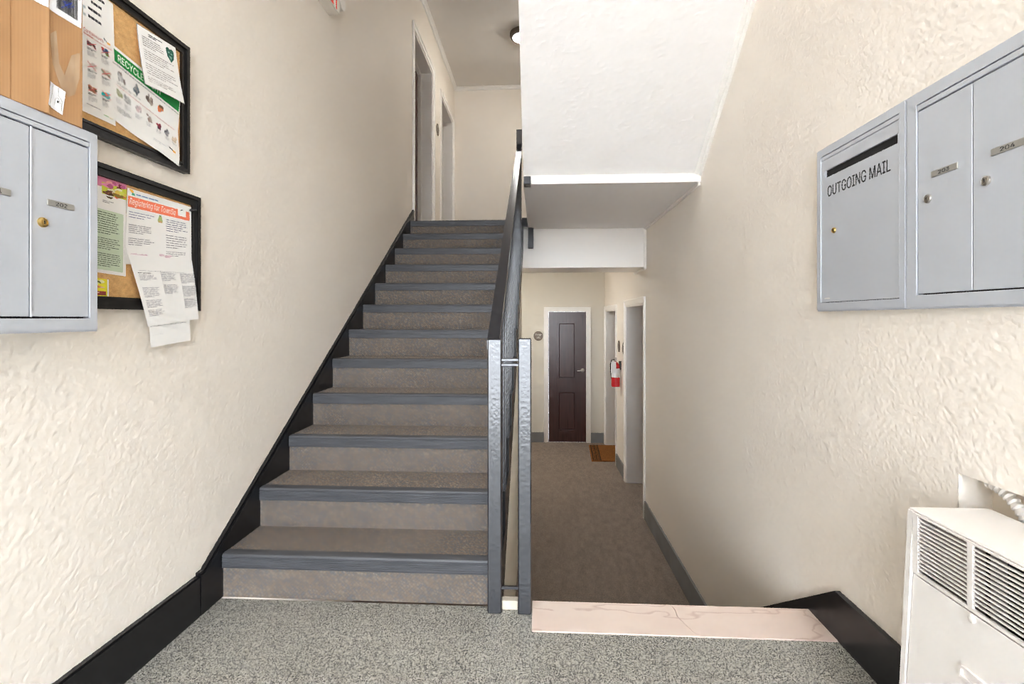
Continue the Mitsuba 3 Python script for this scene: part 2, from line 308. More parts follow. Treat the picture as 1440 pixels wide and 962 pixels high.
for x0, x1, z0, z1 in PAN: leafp = leafp.difference(sbox(x0, z0, x1, z1))
lf = add('leaf', cat([pxz(leafp, 8.175, 8.215), bx(0.18, 0.79, 8.20, 8.215, HALL + 0.01, 1.28)]), 'mat_mahogany', d1, label='glossy dark mahogany leaf with two raised panels')
for x0, x1, z0, z1 in PAN:
    rim = sbox(x0, z0, x1, z1).difference(sbox(x0 + 0.022, z0 + 0.022, x1 - 0.022, z1 - 0.022))
    add('moulding', pxz(rim, 8.180, 8.20), 'mat_mahogany', lf)
    add('panel', bx(x0 + 0.03, x1 - 0.03, 8.184, 8.205, z0 + 0.03, z1 - 0.03, 0.012), 'mat_mahogany', lf)
hk = add('handle', cat([lathe([(0, 0), (0.032, 0), (0.032, 0.006), (0.012, 0.012), (0.011, 0.045), (0, 0.045)], '-y', (0.742, 8.175, 0.31)),
                        tube([(0.742, 8.132, 0.31), (0.70, 8.128, 0.309), (0.645, 8.130, 0.304)], [0.011, 0.009, 0.007])]), 'mat_nickel', d1, smooth=35, label='satin nickel lever handle')
side_door('door_2', R1[0], R1[1], R1[2], HALL, XR, -1, 0.26)
side_door('door_3', R2[0], R2[1], R2[2], HALL, XR, -1, 0.26)
side_door('door_4', L1[0], L1[1], L1[2], LAND, XL, 1, 0.185)
side_door('door_5', L2[0], L2[1], L2[2], LAND, XL, 1, 0.185)

# entrance opening behind the camera: a painted frame round the doorway
struct('trim_entrance', pxz(sbox(-1.33, 0, 1.09, 3.36).difference(sbox(-1.28, -1, 1.04, 3.3)), -2.1, -2.08), 'mat_trim_paint')

# ------------------------------------------------------------------ upper flight, seen from below
fy, fz, sl = 3.39, 2.152, 0.776
top = [(3.42, LAND)]
for k in range(13):
    top += [(3.42 - 0.234 * k, LAND + RISE * (k + 1)), (3.42 - 0.234 * (k + 1), LAND + RISE * (k + 1))]
yend = top[-1][0]
prof = [(fy, SOFF), (fy + 0.03, SOFF + 0.031), (fy + 0.03, LAND)] + top + [(yend, min(fz + sl * (fy - yend) , CEIL) ), (fy, fz)]
prof = Polygon(prof).buffer(0).intersection(sbox(-1, 0, 9, CEIL - 0.005))
fl2 = thing('staircase', 'white plastered underside of the upper stair flight sloping up toward the viewer', 'staircase')
add('flight', pyz(prof, -0.10, XR - 0.018), 'mat_white_stucco', fl2)
# a narrow moulding along the wall, under the slope, under the landing and down the beam
def strip(pts, w=0.022):
    a = np.array(pts, float); d = np.gradient(a, axis=0); d /= np.linalg.norm(d, axis=1, keepdims=True); nn = np.c_[-d[:, 1], d[:, 0]]
    return Polygon(np.vstack([a, (a + nn * w)[::-1]]))
tr = [[fy - 0.001, fz], [0.3, fz + sl * (fy - 0.3)]]
def offs(p, q, w):
    d = np.array(q) - np.array(p); d /= np.linalg.norm(d); n_ = np.array([d[1], -d[0]])
    if n_[1] > 0: n_ = -n_
    return [p, q, list(np.array(q) + n_ * w), list(np.array(p) + n_ * w)]
U, W_ = np.meshgrid(np.linspace(-0.0995, XR - 0.02, 190), np.linspace(0.0, 1.6, 250), indexing='ij')
hh = meshkit.fbm(np.stack([U * 36, W_ * 70, 0 * U], -1), 3, 4); hh = np.clip((hh - 0.36) / 0.34, 0, 1); hh = 0.0005 + 0.0016 * hh * hh * (3 - 2 * hh)
ln = math.hypot(1, sl)
vv = np.stack([U, fy - 0.004 - W_ / ln - hh * sl / ln, fz + 0.004 * sl + W_ * sl / ln - hh / ln], -1).reshape(-1, 3)
mat('white_plaster', white_c, 0.6, specular=0.35)
add('plaster', trimesh.Trimesh(vv, sheet_faces(190, 250)[:, ::-1], process=False), 'mat_white_plaster', fl2, smooth=True, label='fine roller texture')
add('moulding', cat([pyz(offs(*tr, 0.022), XR - 0.02, XR - 0.0005), pyz(offs(*tr, 0.010), XR - 0.045, XR - 0.0195)]), 'mat_trim_paint', fl2)
struct('trim_3', cat([bx(XR - 0.022, XR, fy, 5.079, SOFF - 0.024, SOFF, 0.004), bx(XR - 0.022, XR, 5.055, 5.08, 1.675, SOFF - 0.02, 0.003), bx(XR - 0.022, XR, 5.08, 5.66, 1.668, 1.69, 0.004)]), 'mat_trim_paint')
struct('trim_4', bx(-0.10, XR - 0.001, fy - 0.006, fy + 0.012, SOFF - 0.001, fz + 0.004, 0.002), 'mat_white_paint')

# ------------------------------------------------------------------ main staircase
st = thing('staircase', 'straight carpeted staircase with grey rubber nosings rising to the landing', 'staircase')
SX0, SX1 = XL + 0.024, -0.172
def nosing_profile():
    pts = [(0.048, -0.004), (0.048, 0.003), (0.012, 0.004), (0.004, 0.001), (0.0, -0.006)]
    for i in range(5):                                   # ribs on the front lip
        z = -0.012 - i * 0.0088
        pts += [(0.0022, z), (0.0022, z - 0.0030), (-0.0008, z - 0.0042), (-0.0008, z - 0.0076)]
    pts += [(0.001, -0.056), (0.0115, -0.056), (0.0115, -0.004)]
    return pts
NP = nosing_profile()
for k in range(1, 13):
    y, z = Y0 + (k - 1) * GO, k * RISE
    zb = (k - 1) * RISE
    add('riser', bx(SX0, SX1, y + 0.0115, y + 0.024, zb, z - 0.004), 'mat_stair_carpet', st, label='carpeted riser' if k == 1 else None)
    if k < 12: add('tread', bx(SX0, SX1, y + 0.024, y + GO + 0.0115, z - 0.03, z), 'mat_stair_carpet', st, label='carpeted tread' if k == 1 else None)
    add('nosing', pyz([(y + a, z + b) for a, b in NP], SX0 + 0.002, SX1), 'mat_nosing_rubber', st, smooth=25, label='ribbed grey rubber nosing' if k == 1 else None)
saw = []
for k in range(1, 13):
    y, z = Y0 + (k - 1) * GO, k * RISE
    saw += [(y + 0.012, (k - 1) * RISE + 0.004), (y + 0.012, z + 0.004)] if k > 1 else [(y + 0.012, 0.0), (y + 0.012, z + 0.004)]
saw += [(5.06, LAND + 0.004), (5.06, edge(5.06)), (1.997, edge(1.997))]
add('string', pyz(Polygon(saw).buffer(0), SX1, -0.150), 'mat_black_paint', st, label='black painted outer string')

# ------------------------------------------------------------------ stair railing
rl = thing('stair_railing', 'black steel stair railing with two square posts at the foot of the stairs', 'railing')
hr = lambda y: 1.075 + 0.628 * (y - 1.974)
add('post', bx(-0.199, -0.144, 1.935, 1.985, 0, 1.088, 0.004), 'mat_railing_paint', rl, label='square steel post at the foot of the flight')
add('post', bx(-0.078, -0.026, 1.935, 1.985, 0, 1.091, 0.004), 'mat_railing_paint', rl, label='square steel post beside the pink sill')
add('post', bx(-0.214, -0.160, 4.90, 4.95, hr(4.9) - 0.06, 3.06, 0.003), 'mat_railing_paint', rl, label='post at the head of the stairs')
for z in (1.005, 0.985, 0.098):
    add('crossbar', bx(-0.146, -0.076, 1.945, 1.957, z - 0.006, z + 0.006, 0.002), 'mat_railing_paint', rl)
add('handrail', pyz([(1.984, hr(1.984)), (4.92, hr(4.92)), (4.92, hr(4.92) - 0.036), (1.984, hr(1.984) - 0.036)], -0.206, -0.156), 'mat_railing_paint', rl, label='flat steel handrail')
for i in range(21):
    y = 2.10 + i * 0.138
    zb = (math.floor((y - Y0 - 0.012) / GO) + 1) * RISE + 0.003
    add('baluster', bx(-0.175, -0.160, y - 0.0075, y + 0.0075, zb, hr(y) - 0.03, 0.0015), 'mat_railing_paint', rl)
    
for (x0, x1, y0, y1, z0, z1), lb in (((-0.096, -0.048, 3.335, 3.3835, 2.083, 2.137), 'black steel bracket at the foot of the upper flight'),
                                     ((-0.098, -0.044, 5.0, 5.079, 1.89, SOFF - 0.001), 'black steel post end hanging under the landing beside the beam'),
                                     ((-0.160, -0.100, 4.93, 4.99, 2.10, 2.182), 'small black steel block at the landing edge by the railing')):
    add('rail_bracket', cat([bx(x0, x1, y0, y1, z0, z1, 0.003)] + ([bx(x0, x1, y0 + 0.01, 3.42, z0, SOFF - 0.0005, 0.001)] if z1 == 2.137 else [])), 'mat_black_paint', label=lb, category='bracket', group=None)

# ------------------------------------------------------------------ sill of pink marble, in two pieces along the crack
sill = thing('door_sill', 'cracked pink marble sill at the top of the steps down', 'sill')
cr = [(0.596, 1.832), (0.575, 1.86), (0.562, 1.90), (0.545, 1.95), (0.548, 1.99), (0.540, 2.03)]
A_ = Polygon([(-0.024, 1.832)] + cr + [(-0.024, 2.03)]).buffer(-0.0012)
B_ = Polygon([(XR - 0.02, 1.832), (XR - 0.02, 2.03)] + cr[::-1]).buffer(-0.0012)
add('slab', pxy(A_, -0.04, 0.004), 'mat_pink_marble', sill); add('slab', pxy(B_, -0.04, 0.004), 'mat_pink_marble', sill)
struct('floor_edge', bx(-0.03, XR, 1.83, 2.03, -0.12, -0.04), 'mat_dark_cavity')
add('plaster_block', bx(-0.146, -0.078, 1.962, 2.0, 0, 0.037, 0.004), 'mat_plaster_raw', label='small white plaster block on the floor between the two railing posts', category='block')

# ------------------------------------------------------------------ lamps
def ceiling_light(x, y, z, power, label, r=0.165):
    k = thing('ceiling_light', label, 'ceiling light')
    add('ring', lathe([(0, 0), (r, 0), (r, -0.03), (r - 0.012, -0.055), (r - 0.035, -0.062), (r - 0.035, -0.03), (0, -0.03)], 'z', (x, y, z)), 'mat_bronze', k, smooth=35, label='bronze ring')
    a = np.linspace(0, math.pi / 2, 12); rr = r - 0.037
    m = lathe([(0.0, -0.031)] + [(rr * math.cos(t), -0.034 - 0.075 * math.sin(t)) for t in a], 'z', (x, y, z))
    g = add('shade', m, 'mat_letter_white', k, smooth=40, label='lit white glass dome')
    scene[g]['emitter'] = {'type': 'area', 'radiance': {'type': 'rgb', 'value': [power * 0.97, power * 0.94, power * 0.88]}}
    return k
ceiling_light(-0.20, 6.40, CEIL, LAMP_UP, 'round bronze-rimmed ceiling light above the landing')
ceiling_light(-0.35, 6.75, 2.02, LAMP_HALL, 'round ceiling light of the lower hall, hidden behind the beam')

# ------------------------------------------------------------------ mailboxes
def mail_lock(par, face, x, y, z, m='mat_nickel', r=0.0125):
    pr = [(0, 0), (r, 0), (r, 0.002), (r * 0.93, 0.0045), (r * 0.66, 0.0062), (r * 0.62, 0.0045), (r * 0.5, 0.0045), (r * 0.48, 0.0058), (0, 0.0060)]
    l = add('lock', lathe(pr, 'x' if face == 'left' else '-x', (x, y, z), 28), m, par, smooth=30, label='round key lock')
    s = 1 if face == 'left' else -1
    add('keyway', bx(x + s * 0.0056, x + s * 0.0064, y - 0.0012, y + 0.0012, z - 0.004, z + 0.004), 'mat_dark_cavity', l)
def mail_door(par, face, xf, y0, y1, z0, z1, mt, number, plate=None, lock=None, lockmat='mat_nickel'):
    s = 1 if face == 'left' else -1
    a, b = sorted((xf - s * 0.014, xf - s * 0.003))
    d = add('door', bx(a, b, y0 + 0.0012, y1 - 0.0012, z0 + 0.0015, z1 - 0.0015, 0.0015), mt, par)
    x = xf - s * 0.003
    if plate:
        py0, py1, pz0, pz1 = plate
        aa, bb = sorted((x, x + s * 0.003))
        p = add('number_plate', bx(aa, bb, py0, py1, pz0, pz1, 0.0008), 'mat_plate_metal', d, label='metal number plate')
        if number:
            w = (py1 - py0) * 0.42
            ystart = (py0 + py1) / 2 + (-w / 2 if s > 0 else w / 2)
            add('number', text_on(face, number, (pz1 - pz0) * 0.56, (x + s * 0.0031, ystart, pz0 + (pz1 - pz0) * 0.22), width=w, depth=0.0004), 'mat_ink', p)
    if lock: mail_lock(d, face, x, lock[0], lock[1], lockmat)
    return d
def bank(name, label, face, xw, xf, y0, y1, z0, z1, win):
    """Wall mounted cabinet: bevelled frame with an opening win = (y0, y1, z0, z1), back plate."""
    s = 1 if face == 'left' else -1
    k = thing(name, label, 'mailbox')
    outer, inner = sbox(y0, z0, y1, z1), sbox(win[0], win[2], win[1], win[3])
    a, b = sorted((xw, xf - s * 0.006)); c, d = sorted((xf - s * 0.006, xf))
    add('frame', cat([pyz(outer.difference(inner), a, b), pyz(outer.buffer(-0.005, join_style=2).difference(inner), c, d)]), 'mat_mailbox_paint', k)
    a, b = sorted((xw + s * 0.002, xf - s * 0.02))
    add('back', bx(a, b, win[0] - 0.002, win[1] + 0.002, win[2] - 0.002, win[3] + 0.002), 'mat_dark_cavity', k)
    return k
# right wall: outgoing mail
XF = 1.075
om = bank('mailbox', 'grey outgoing mail collection box with a slot on the right wall', 'right', XR, XF, 1.4935, 1.956, 1.197, 1.813, (1.520, 1.928, 1.229, 1.782))
plate = sbox(1.5225, 1.231, 1.9255, 1.764).difference(sbox(1.534, 1.700, 1.902, 1.720).buffer(0.004))
dr_ = add('door', pyz(plate, XF + 0.003, XF + 0.012), 'mat_mailbox_paint', om, label='grey door with a letter slot')
add('strip', bx(XF + 0.002, XF + 0.012, 1.5225, 1.9255, 1.766, 1.780, 0.001), 'mat_mailbox_paint', om)
add('edge', bx(XF + 0.0005, XF + 0.004, 1.5215, 1.5285, 1.232, 1.764, 0.001), 'mat_mailbox_paint', om)
add('slot_flap', bx(XF + 0.010, XF + 0.014, 1.534, 1.902, 1.694, 1.727), 'mat_dark_cavity', om, label='dark letter slot')
add('lettering', text_on('right', 'OUTGOING MAIL', 0.0385, (XF + 0.0028, 1.886, 1.622), width=0.326, depth=0.0006), 'mat_ink', dr_, label='black words OUTGOING MAIL')
add('maker_mark', bx(XF + 0.0024, XF + 0.0032, 1.872, 1.906, 1.243, 1.2465), 'mat_letter_white', dr_, label='tiny pale maker mark')
mail_lock(dr_, 'right', XF + 0.003, 1.846, 1.491, 'mat_brass', 0.0105)
# right wall: tenants' boxes
rb = bank('mailbox_bank', 'grey bank of apartment mailboxes numbered 203 and 204 on the right wall', 'right', XR, XF, 0.70, 1.4925, 1.197, 1.813, (0.735, 1.455, 1.236, 1.776))
add('strip', bx(XF + 0.001, XF + 0.012, 0.737, 1.453, 1.7585, 1.7735, 0.001), 'mat_mailbox_paint', rb)
for i, num in enumerate(('203', '204', '', '')):
    y1 = 1.4535 - i * 0.1770; y0 = y1 - 0.1765
    mail_door(rb, 'right', XF, y0, y1, 1.238, 1.757, 'mat_mailbox_ribbed' if i else 'mat_mailbox_paint', num, (y0 + 0.041, y0 + 0.125, 1.555, 1.572), (y1 - 0.038, 1.501))
# left wall
S = 0.931
def sy(y): return y * S
def sz(z): return EYE + (z - EYE) * S
XB = -1.21
lb = bank('mailbox_bank', 'blue-grey bank of apartment mailboxes on the left wall, carrying the cardboard box', 'left', XL, XB, 0.55, sy(1.389), sz(1.132), sz(1.714), (0.58, sy(1.3605), sz(1.170), sz(1.682)))
add('strip', bx(XB - 0.012, XB - 0.001, 0.582, sy(1.359), sz(1.667), sz(1.680), 0.001), 'mat_mailbox_paint', lb)
for i, num in enumerate(('202', '201', '', '')):
    y1 = sy(1.3595) - i * 0.1545; y0 = y1 - 0.154
    mail_door(lb, 'left', XB, y0, y1, sz(1.173), sz(1.665), 'mat_mailbox_ribbed' if i else 'mat_mailbox_paint', num, (y0 + 0.039, y0 + 0.110, sz(1.471), sz(1.488)), (y0 + 0.029, sz(1.423)), 'mat_brass')
    if i == 0: add('hinge_bead', bx(XB - 0.004, XB - 0.0005, y0 - 0.001, y0 + 0.004, sz(1.173), sz(1.665), 0.001), 'mat_mailbox_paint', lb)

# ------------------------------------------------------------------ cardboard box on the left mailboxes
cb = thing('cardboard_box', 'brown taped cardboard parcel box standing on the left mailboxes', 'box')
zb, zt = sz(1.714) + 0.0005, 2.06
xs = XB - 0.004
out = [(-1.315, 0.72), (xs - 0.003, 0.72), (xs - 0.001, 1.02), (xs, 1.068), (xs - 0.004, 1.071), (xs - 0.001, 1.075), (xs + 0.002, 1.135), (xs + 0.007, 1.147), (xs + 0.0075, 1.1515), (xs + 0.003, 1.158),
       (xs + 0.001, 1.170), (xs + 0.0015, 1.225), (xs + 0.004, 1.236), (xs + 0.003, 1.2445), (xs - 0.004, 1.248), (-1.315, 1.248)]
add('carton', pxy(out, zb, zt), 'mat_cardboard', cb, smooth=40, label='brown corrugated carton')
px_ = lambda y: xs + np.interp(y, [1.0, 1.075, 1.135, 1.147, 1.1515, 1.158, 1.17, 1.225, 1.236, 1.2445], [-0.001, -0.001, 0.002, 0.007, 0.0075, 0.003, 0.001, 0.0015, 0.004, 0.003])
def skin(poly, off, n=8):
    """A thin film on the front of the box, following its folds; poly in (y, z)."""
    m = _ext(Polygon(poly), 0.0004)
    for _ in range(3): m = m.subdivide()
    v = m.vertices; m.vertices = np.c_[px_(v[:, 0]) + off + v[:, 2], v[:, 0], v[:, 1]]; return m
add('tape', skin([(sy(1.243), sz(1.93)), (sy(1.262), sz(1.95)), (sy(1.27), sz(1.865)), (sy(1.285), sz(1.84)), (sy(1.305), sz(1.905)), (sy(1.328), sz(1.925)), (sy(1.326), sz(1.85)), (sy(1.315), sz(1.80)), (sy(1.295), sz(1.785)), (sy(1.275), sz(1.80)), (sy(1.25), sz(1.86))], 0.0004), 'mat_tape', cb, label='shiny clear tape smear')
lab = add('shipping_label', skin([(sy(1.200), sz(1.993)), (sy(1.331), sz(1.996)), (sy(1.336), 2.055), (sy(1.200), 2.055)], 0.0008), 'mat_sticker', cb, label='white shipping label with a barcode')
bars, yb = [], sy(1.262)
r_ = random.Random(3)
while yb < sy(1.322):
    w = r_.choice((0.0008, 0.0012, 0.002)); bars.append(skin([(yb, sz(2.012)), (yb + w, sz(2.012)), (yb + w, 2.05), (yb, 2.05)], 0.0014)); yb += w + r_.choice((0.0009, 0.0014))
add('barcode', cat(bars), 'mat_ink', lab, kind='stuff')
mat('blue_ink', lin(44, 64, 160), 0.5)
add('pen_scribble', tube([(px_(sy(a)) + 0.0022, sy(a), sz(b)) for a, b in ((1.275, 2.02), (1.29, 2.035), (1.28, 2.04), (1.3, 2.048), (1.284, 2.03), (1.305, 2.052), (1.292, 2.03), (1.31, 2.045))], 0.0015, 6), 'mat_blue_ink', lab, label='blue pen scribble')
tg = add('paper_tag', skin([(sy(1.241), sz(1.803)), (sy(1.287), sz(1.795)), (sy(1.278), sz(1.727)), (sy(1.233), sz(1.737))], 0.0016), 'mat_sticker', cb, label='small white sticker with a line drawing')
def line_on_box(pts, r=0.0005): return tube([(px_(sy(a)) + 0.0023, sy(a), sz(b)) for a, b in pts], r, 5)
add('drawing', cat([line_on_box([(1.25, 1.795), (1.248, 1.775), (1.243, 1.755), (1.24, 1.742)]), line_on_box([(1.266, 1.797), (1.266, 1.775), (1.276, 1.765), (1.274, 1.735)]), line_on_box([(1.255, 1.745), (1.258, 1.765), (1.266, 1.768), (1.271, 1.755)])]), 'mat_plate_metal', tg)
add('dot', bx(px_(1.17) + 0.002, px_(1.17) + 0.0027, sy(1.2625), sy(1.267), sz(1.755), sz(1.7605)), 'mat_ink', tg)

# ------------------------------------------------------------------ notice boards and papers
def board(label, y0, y1, z0, z1, w=0.036):
    k = thing('notice_board', label, 'notice board')
    o, i_ = sbox(y0, z0, y1, z1), sbox(y0 + w, z0 + w, y1 - w, z1 - w)
    add('frame', cat([pyz(o.difference(i_), XL, XL + 0.018), pyz(o.difference(o.buffer(-0.014, join_style=2)), XL + 0.018, XL + 0.026), pyz(i_.buffer(0.008, join_style=2).difference(i_), XL + 0.018, XL + 0.022)]), 'mat_black_frame', k, label='black moulded frame')
    add('cork_panel', bx(XL, XL + 0.012, y0 + w - 0.002, y1 - w + 0.002, z0 + w - 0.002, z1 - w + 0.002), 'mat_cork', k, label='cork panel')
    return k
ub = board('upper black-framed cork notice board with recycling sheets', 1.10, 1.797, 1.718, 2.197)
bb_ = board('lower black-framed cork notice board with community flyers', 1.30, 1.857, 1.199, 1.642, 0.038)
add('maker_plate', bx(XL + 0.022, XL + 0.0235, 1.728, 1.75, 1.730, 1.737), 'mat_plate_metal', ub, label='small silver plate')

class Sheet:
    """A sheet of paper on the left wall from its corners (y, z): top left, top right, bottom left, bottom right; x = height(s, t) off the wall."""
    def __init__(self, tl, tr_, bl, br, x):
        self.c = [np.array(q, float) for q in (tl, tr_, bl, br)]; self.x = x if callable(x) else (lambda s, t, x=x: x + 0 * s)
        self.w = np.linalg.norm(self.c[1] - self.c[0]); self.h = np.linalg.norm(self.c[2] - self.c[0]); self.v, self.f, self.col = [], [], []; self.lift = 0.0003
    def at(self, s, t, up=0.0):
        s, t = np.asarray(s, float), np.asarray(t, float)
        q = (1 - t)[..., None] * ((1 - s)[..., None] * self.c[0] + s[..., None] * self.c[1]) + t[..., None] * ((1 - s)[..., None] * self.c[2] + s[..., None] * self.c[3])
        return np.concatenate([(self.x(s, t) + XL + up)[..., None], q], -1)
    def mesh(self, n=14):
        g = np.linspace(0, 1, n + 1); s, t = np.meshgrid(g, g); f = []
        for i in range(n):
            for j in range(n):
                a = i * (n + 1) + j; f += [[a, a + n + 1, a + n + 2], [a, a + n + 2, a + 1]]
        f = np.array(f); v = self.at(s.ravel(), t.ravel()); w = self.at(s.ravel(), t.ravel(), -0.0004); k = len(v)
        rim = [j for j in range(n + 1)] + [(i + 1) * (n + 1) + n for i in range(n)] + [n * (n + 1) + n - 1 - j for j in range(n)] + [(n - 1 - i) * (n + 1) for i in range(n - 1)]
        e = []
        for a, b in zip(rim, rim[1:] + rim[:1]): e += [[a, b, b + k], [a, b + k, a + k]]
        return trimesh.Trimesh(np.vstack([v, w]), np.vstack([f, f[:, ::-1] + k, e]), process=False)
    def poly(self, pts, color, lift=None):
        """A printed polygon in sheet coordinates (0 to 1)."""
        m = _ext(Polygon(pts).buffer(0), 1.0); keep = m.vertices[m.faces][:, :, 2].min(1) > 0.5
        p, f = m.vertices[:, :2].copy(), m.faces[keep]
        self._put(p, f, color, lift)
    def _put(self, p, f, color, lift=None):
        m = trimesh.Trimesh(np.c_[p, np.zeros(len(p))], f, process=False)
        ext = np.ptp(m.vertices[np.unique(f)], axis=0)
        if ext.max() > 0.15: m = m.subdivide_to_size(0.13, max_iter=6)
        n = sum(len(a) for a in self.v); self.lift += 0.000004
        q = self.at(m.vertices[:, 0], m.vertices[:, 1], self.lift if lift is None else lift)
        ff = np.array(m.faces); nn = np.cross(q[ff[:, 1]] - q[ff[:, 0]], q[ff[:, 2]] - q[ff[:, 0]])[:, 0].sum()
        if nn < 0: ff = ff[:, ::-1]
        self.v.append(q); self.f.append(ff + n); self.col.append(np.tile(lin(*color), (len(q), 1)))
    def rect(self, s0, t0, s1, t1, color): self.poly([(s0, t0), (s1, t0), (s1, t1), (s0, t1)], color)
    def text(self, txt, s0, t0, height, color, width=None, bold=False, slant=0.0):
        """Base line at t0; height and width as fractions of the sheet."""
        m = meshkit.text_mesh(txt, 1.0, 1.0, bold); keep = m.vertices[m.faces][:, :, 2].min(1) > 0.5
        v = m.vertices.copy(); v[:, 0] -= v[:, 0].min()
        kx = (width / v[:, 0].max()) if width else height * self.h / self.w
        v[:, 0] += slant * v[:, 1] / max(kx, 1e-9) * kx
        self._put(np.c_[s0 + v[:, 0] * kx, t0 - v[:, 1] * height], m.faces[keep], color)
    def lines(self, s0, s1, t0, t1, n, color=(120, 120, 124), ragged=0.12, weight=0.42, seed=1):
        """Rows of print too small to read."""
        r = random.Random(seed)
        for i in range(n):
            t = t0 + (t1 - t0) * i / n
            s = s0
            e = s1 - (s1 - s0) * (ragged * r.random() if i < n - 1 else 0.45)
            while s < e:
                w = (0.05 + 0.09 * r.random()) * 0.9
                self.rect(s, t, min(s + w, e), t + (t1 - t0) / n * weight, color); s += w + 0.012
    def build(self, name, label, category='paper', group=None, material='mat_paper'):
        k = key_of(name); used.setdefault(k, 1)
        tag(k, label, category, group)
        scene[k + '__sheet'] = mikit.ply(self.mesh(), material)
        if self.v:
            scene[k + '__print'] = mikit.ply(trimesh.Trimesh(np.vstack(self.v), np.vstack(self.f), process=False), 'mat_print', color=np.vstack(self.col))
            tag(k + '__print', 'printed words and pictures', kind='stuff')
        return k

def pic(sh, s, t, w, h, colors, seed, cross=None):
    """A small printed picture: an irregular heap of coloured blots."""
    r = random.Random(seed)
    for i in range(9):
        c = colors[i % len(colors)]; a, b = s + w * (0.15 + 0.7 * r.random()), t + h * (0.2 + 0.6 * r.random()); ra, rb_ = w * (0.10 + 0.2 * r.random()), h * (0.10 + 0.18 * r.random())
        sh.poly([(a + ra * math.cos(x) * (0.7 + 0.5 * r.random()), b + rb_ * math.sin(x) * (0.7 + 0.5 * r.random())) for x in np.linspace(0, 2 * math.pi, 9)[:-1]], c)
    if cross:
        sh.poly([(s, t + h * 0.85), (s + w, t + h * 0.12), (s + w, t + h * 0.2), (s, t + h * 0.95)], cross)
        sh.poly([(s, t + h * 0.15), (s + w, t + h * 0.85), (s + w, t + h * 0.93), (s, t + h * 0.23)], cross)

DK, GR = (58, 58, 62), (150, 150, 152)
# sheet about contaminants
a = Sheet((1.345, 2.158), (1.471, 2.156), (1.355, 1.778), (1.480, 1.777), lambda s, t: 0.0145 + 0.002 * np.sin(3 * t) * s)
for i, (s0, s1) in enumerate(((0.55, 0.90), (0.38, 0.90), (0.30, 0.93), (0.30, 0.92))): a.lines(s0, s1, 0.04 + i * 0.062, 0.04 + i * 0.062 + 0.034, 1, DK, 0, 0.6, i)
a.poly([(0.16, 0.18), (0.24, 0.18), (0.24, 0.20), (0.18, 0.20), (0.18, 0.235), (0.24, 0.235), (0.24, 0.255), (0.16, 0.255)], (170, 180, 180))
a.text('Contaminants', 0.17, 0.375, 0.026, (190, 70, 66), width=0.52)
a.rect(0.17, 0.392, 0.92, 0.397, (220, 150, 142)); a.lines(0.17, 0.62, 0.385, 0.40, 1, (200, 140, 132))
a.poly([(0.70, 0.338), (0.735, 0.355), (0.74, 0.342), (0.775, 0.358), (0.78, 0.348), (0.70, 0.33)], DK); a.rect(0.79, 0.350, 0.88, 0.366, (232, 176, 90))
PICS = [(0.25, 0.415, [(70, 60, 60), (120, 40, 44), (40, 70, 64), (90, 80, 84)], 1), (0.62, 0.41, [(60, 90, 130), (170, 60, 60), (80, 130, 60), (60, 66, 90)], 2),
        (0.25, 0.585, [(200, 196, 190), (190, 180, 176)], 3), (0.62, 0.58, [(190, 170, 150), (150, 160, 140), (200, 190, 180)], 4),
        (0.25, 0.765, [(150, 104, 80), (170, 126, 100), (110, 90, 70)], 5), (0.62, 0.755, [(40, 170, 170), (60, 190, 190), (236, 120, 90), (120, 190, 200)], 6)]
for s, t, c, sd in PICS:
    pic(a, s, t, 0.24, 0.062, c, sd, (196, 90, 90)); a.lines(s, s + 0.26, t + 0.068, t + 0.088, 2, DK, 0.3, 0.5, sd); a.lines(s, s + 0.25, t + 0.094, t + 0.135, 4, (176, 176, 178), 0.3, 0.45, sd + 9)
a.lines(0.2, 0.9, 0.925, 0.935, 1, GR); a.rect(0.66, 0.952, 0.80, 0.956, (110, 170, 80)); a.rect(0.82, 0.955, 0.92, 0.959, (220, 200, 120))
a.build('flyer', 'white flyer on unwanted items with small pictures, beside the cardboard box', 'flyer')
# recycling sheet
b = Sheet((1.462, 2.028), (1.759, 1.985), (1.478, 1.793), (1.733, 1.728), lambda s, t: 0.0165 + 0.0135 * np.clip((t - 0.5) / 0.35, 0, 1) * np.clip((s - 0.3) / 0.4, 0, 1))
b.rect(0.03, 0.04, 0.985, 0.20, (42, 132, 66))
b.text('RECYCLE RIGHT', 0.075, 0.165, 0.088, (240, 246, 240), width=0.62, bold=True)
b.rect(0.0, 0.232, 0.985, 0.238, DK); b.rect(0.03, 0.50, 0.93, 0.506, (200, 120, 112)); b.lines(0.05, 0.35, 0.215, 0.23, 1, GR)
for s, c, sd in ((0.06, [(170, 170, 170), (140, 130, 124), (190, 190, 190)], 11), (0.27, [(120, 130, 136), (96, 104, 110), (150, 150, 150)], 12), (0.46, [(130, 116, 108), (170, 160, 150), (100, 90, 84)], 13), (0.64, [(226, 110, 60), (110, 90, 70), (200, 120, 80)], 14)):
    pic(b, s, 0.28, 0.11, 0.15, c, sd)
b.lines(0.05, 0.4, 0.45, 0.485, 2, GR, 0.2, 0.4, 4)
for i, (s, c) in enumerate(((0.02, [(150, 156, 120), (180, 180, 160)]), (0.14, [(190, 190, 188), (160, 160, 160)]), (0.30, [(210, 190, 190), (180, 170, 170)]), (0.45, [(140, 124, 116), (170, 158, 150)]), (0.60, [(120, 40, 60), (60, 50, 56), (150, 70, 80)]), (0.74, [(150, 150, 154), (90, 90, 96)]), (0.87, [(220, 200, 180), (200, 190, 170)]))):
    pic(b, s, 0.53 + 0.01 * i, 0.10, 0.12, c, 20 + i); b.lines(s, s + 0.1, 0.67 + 0.008 * i, 0.75, 4, (180, 180, 182), 0.3, 0.4, 30 + i)
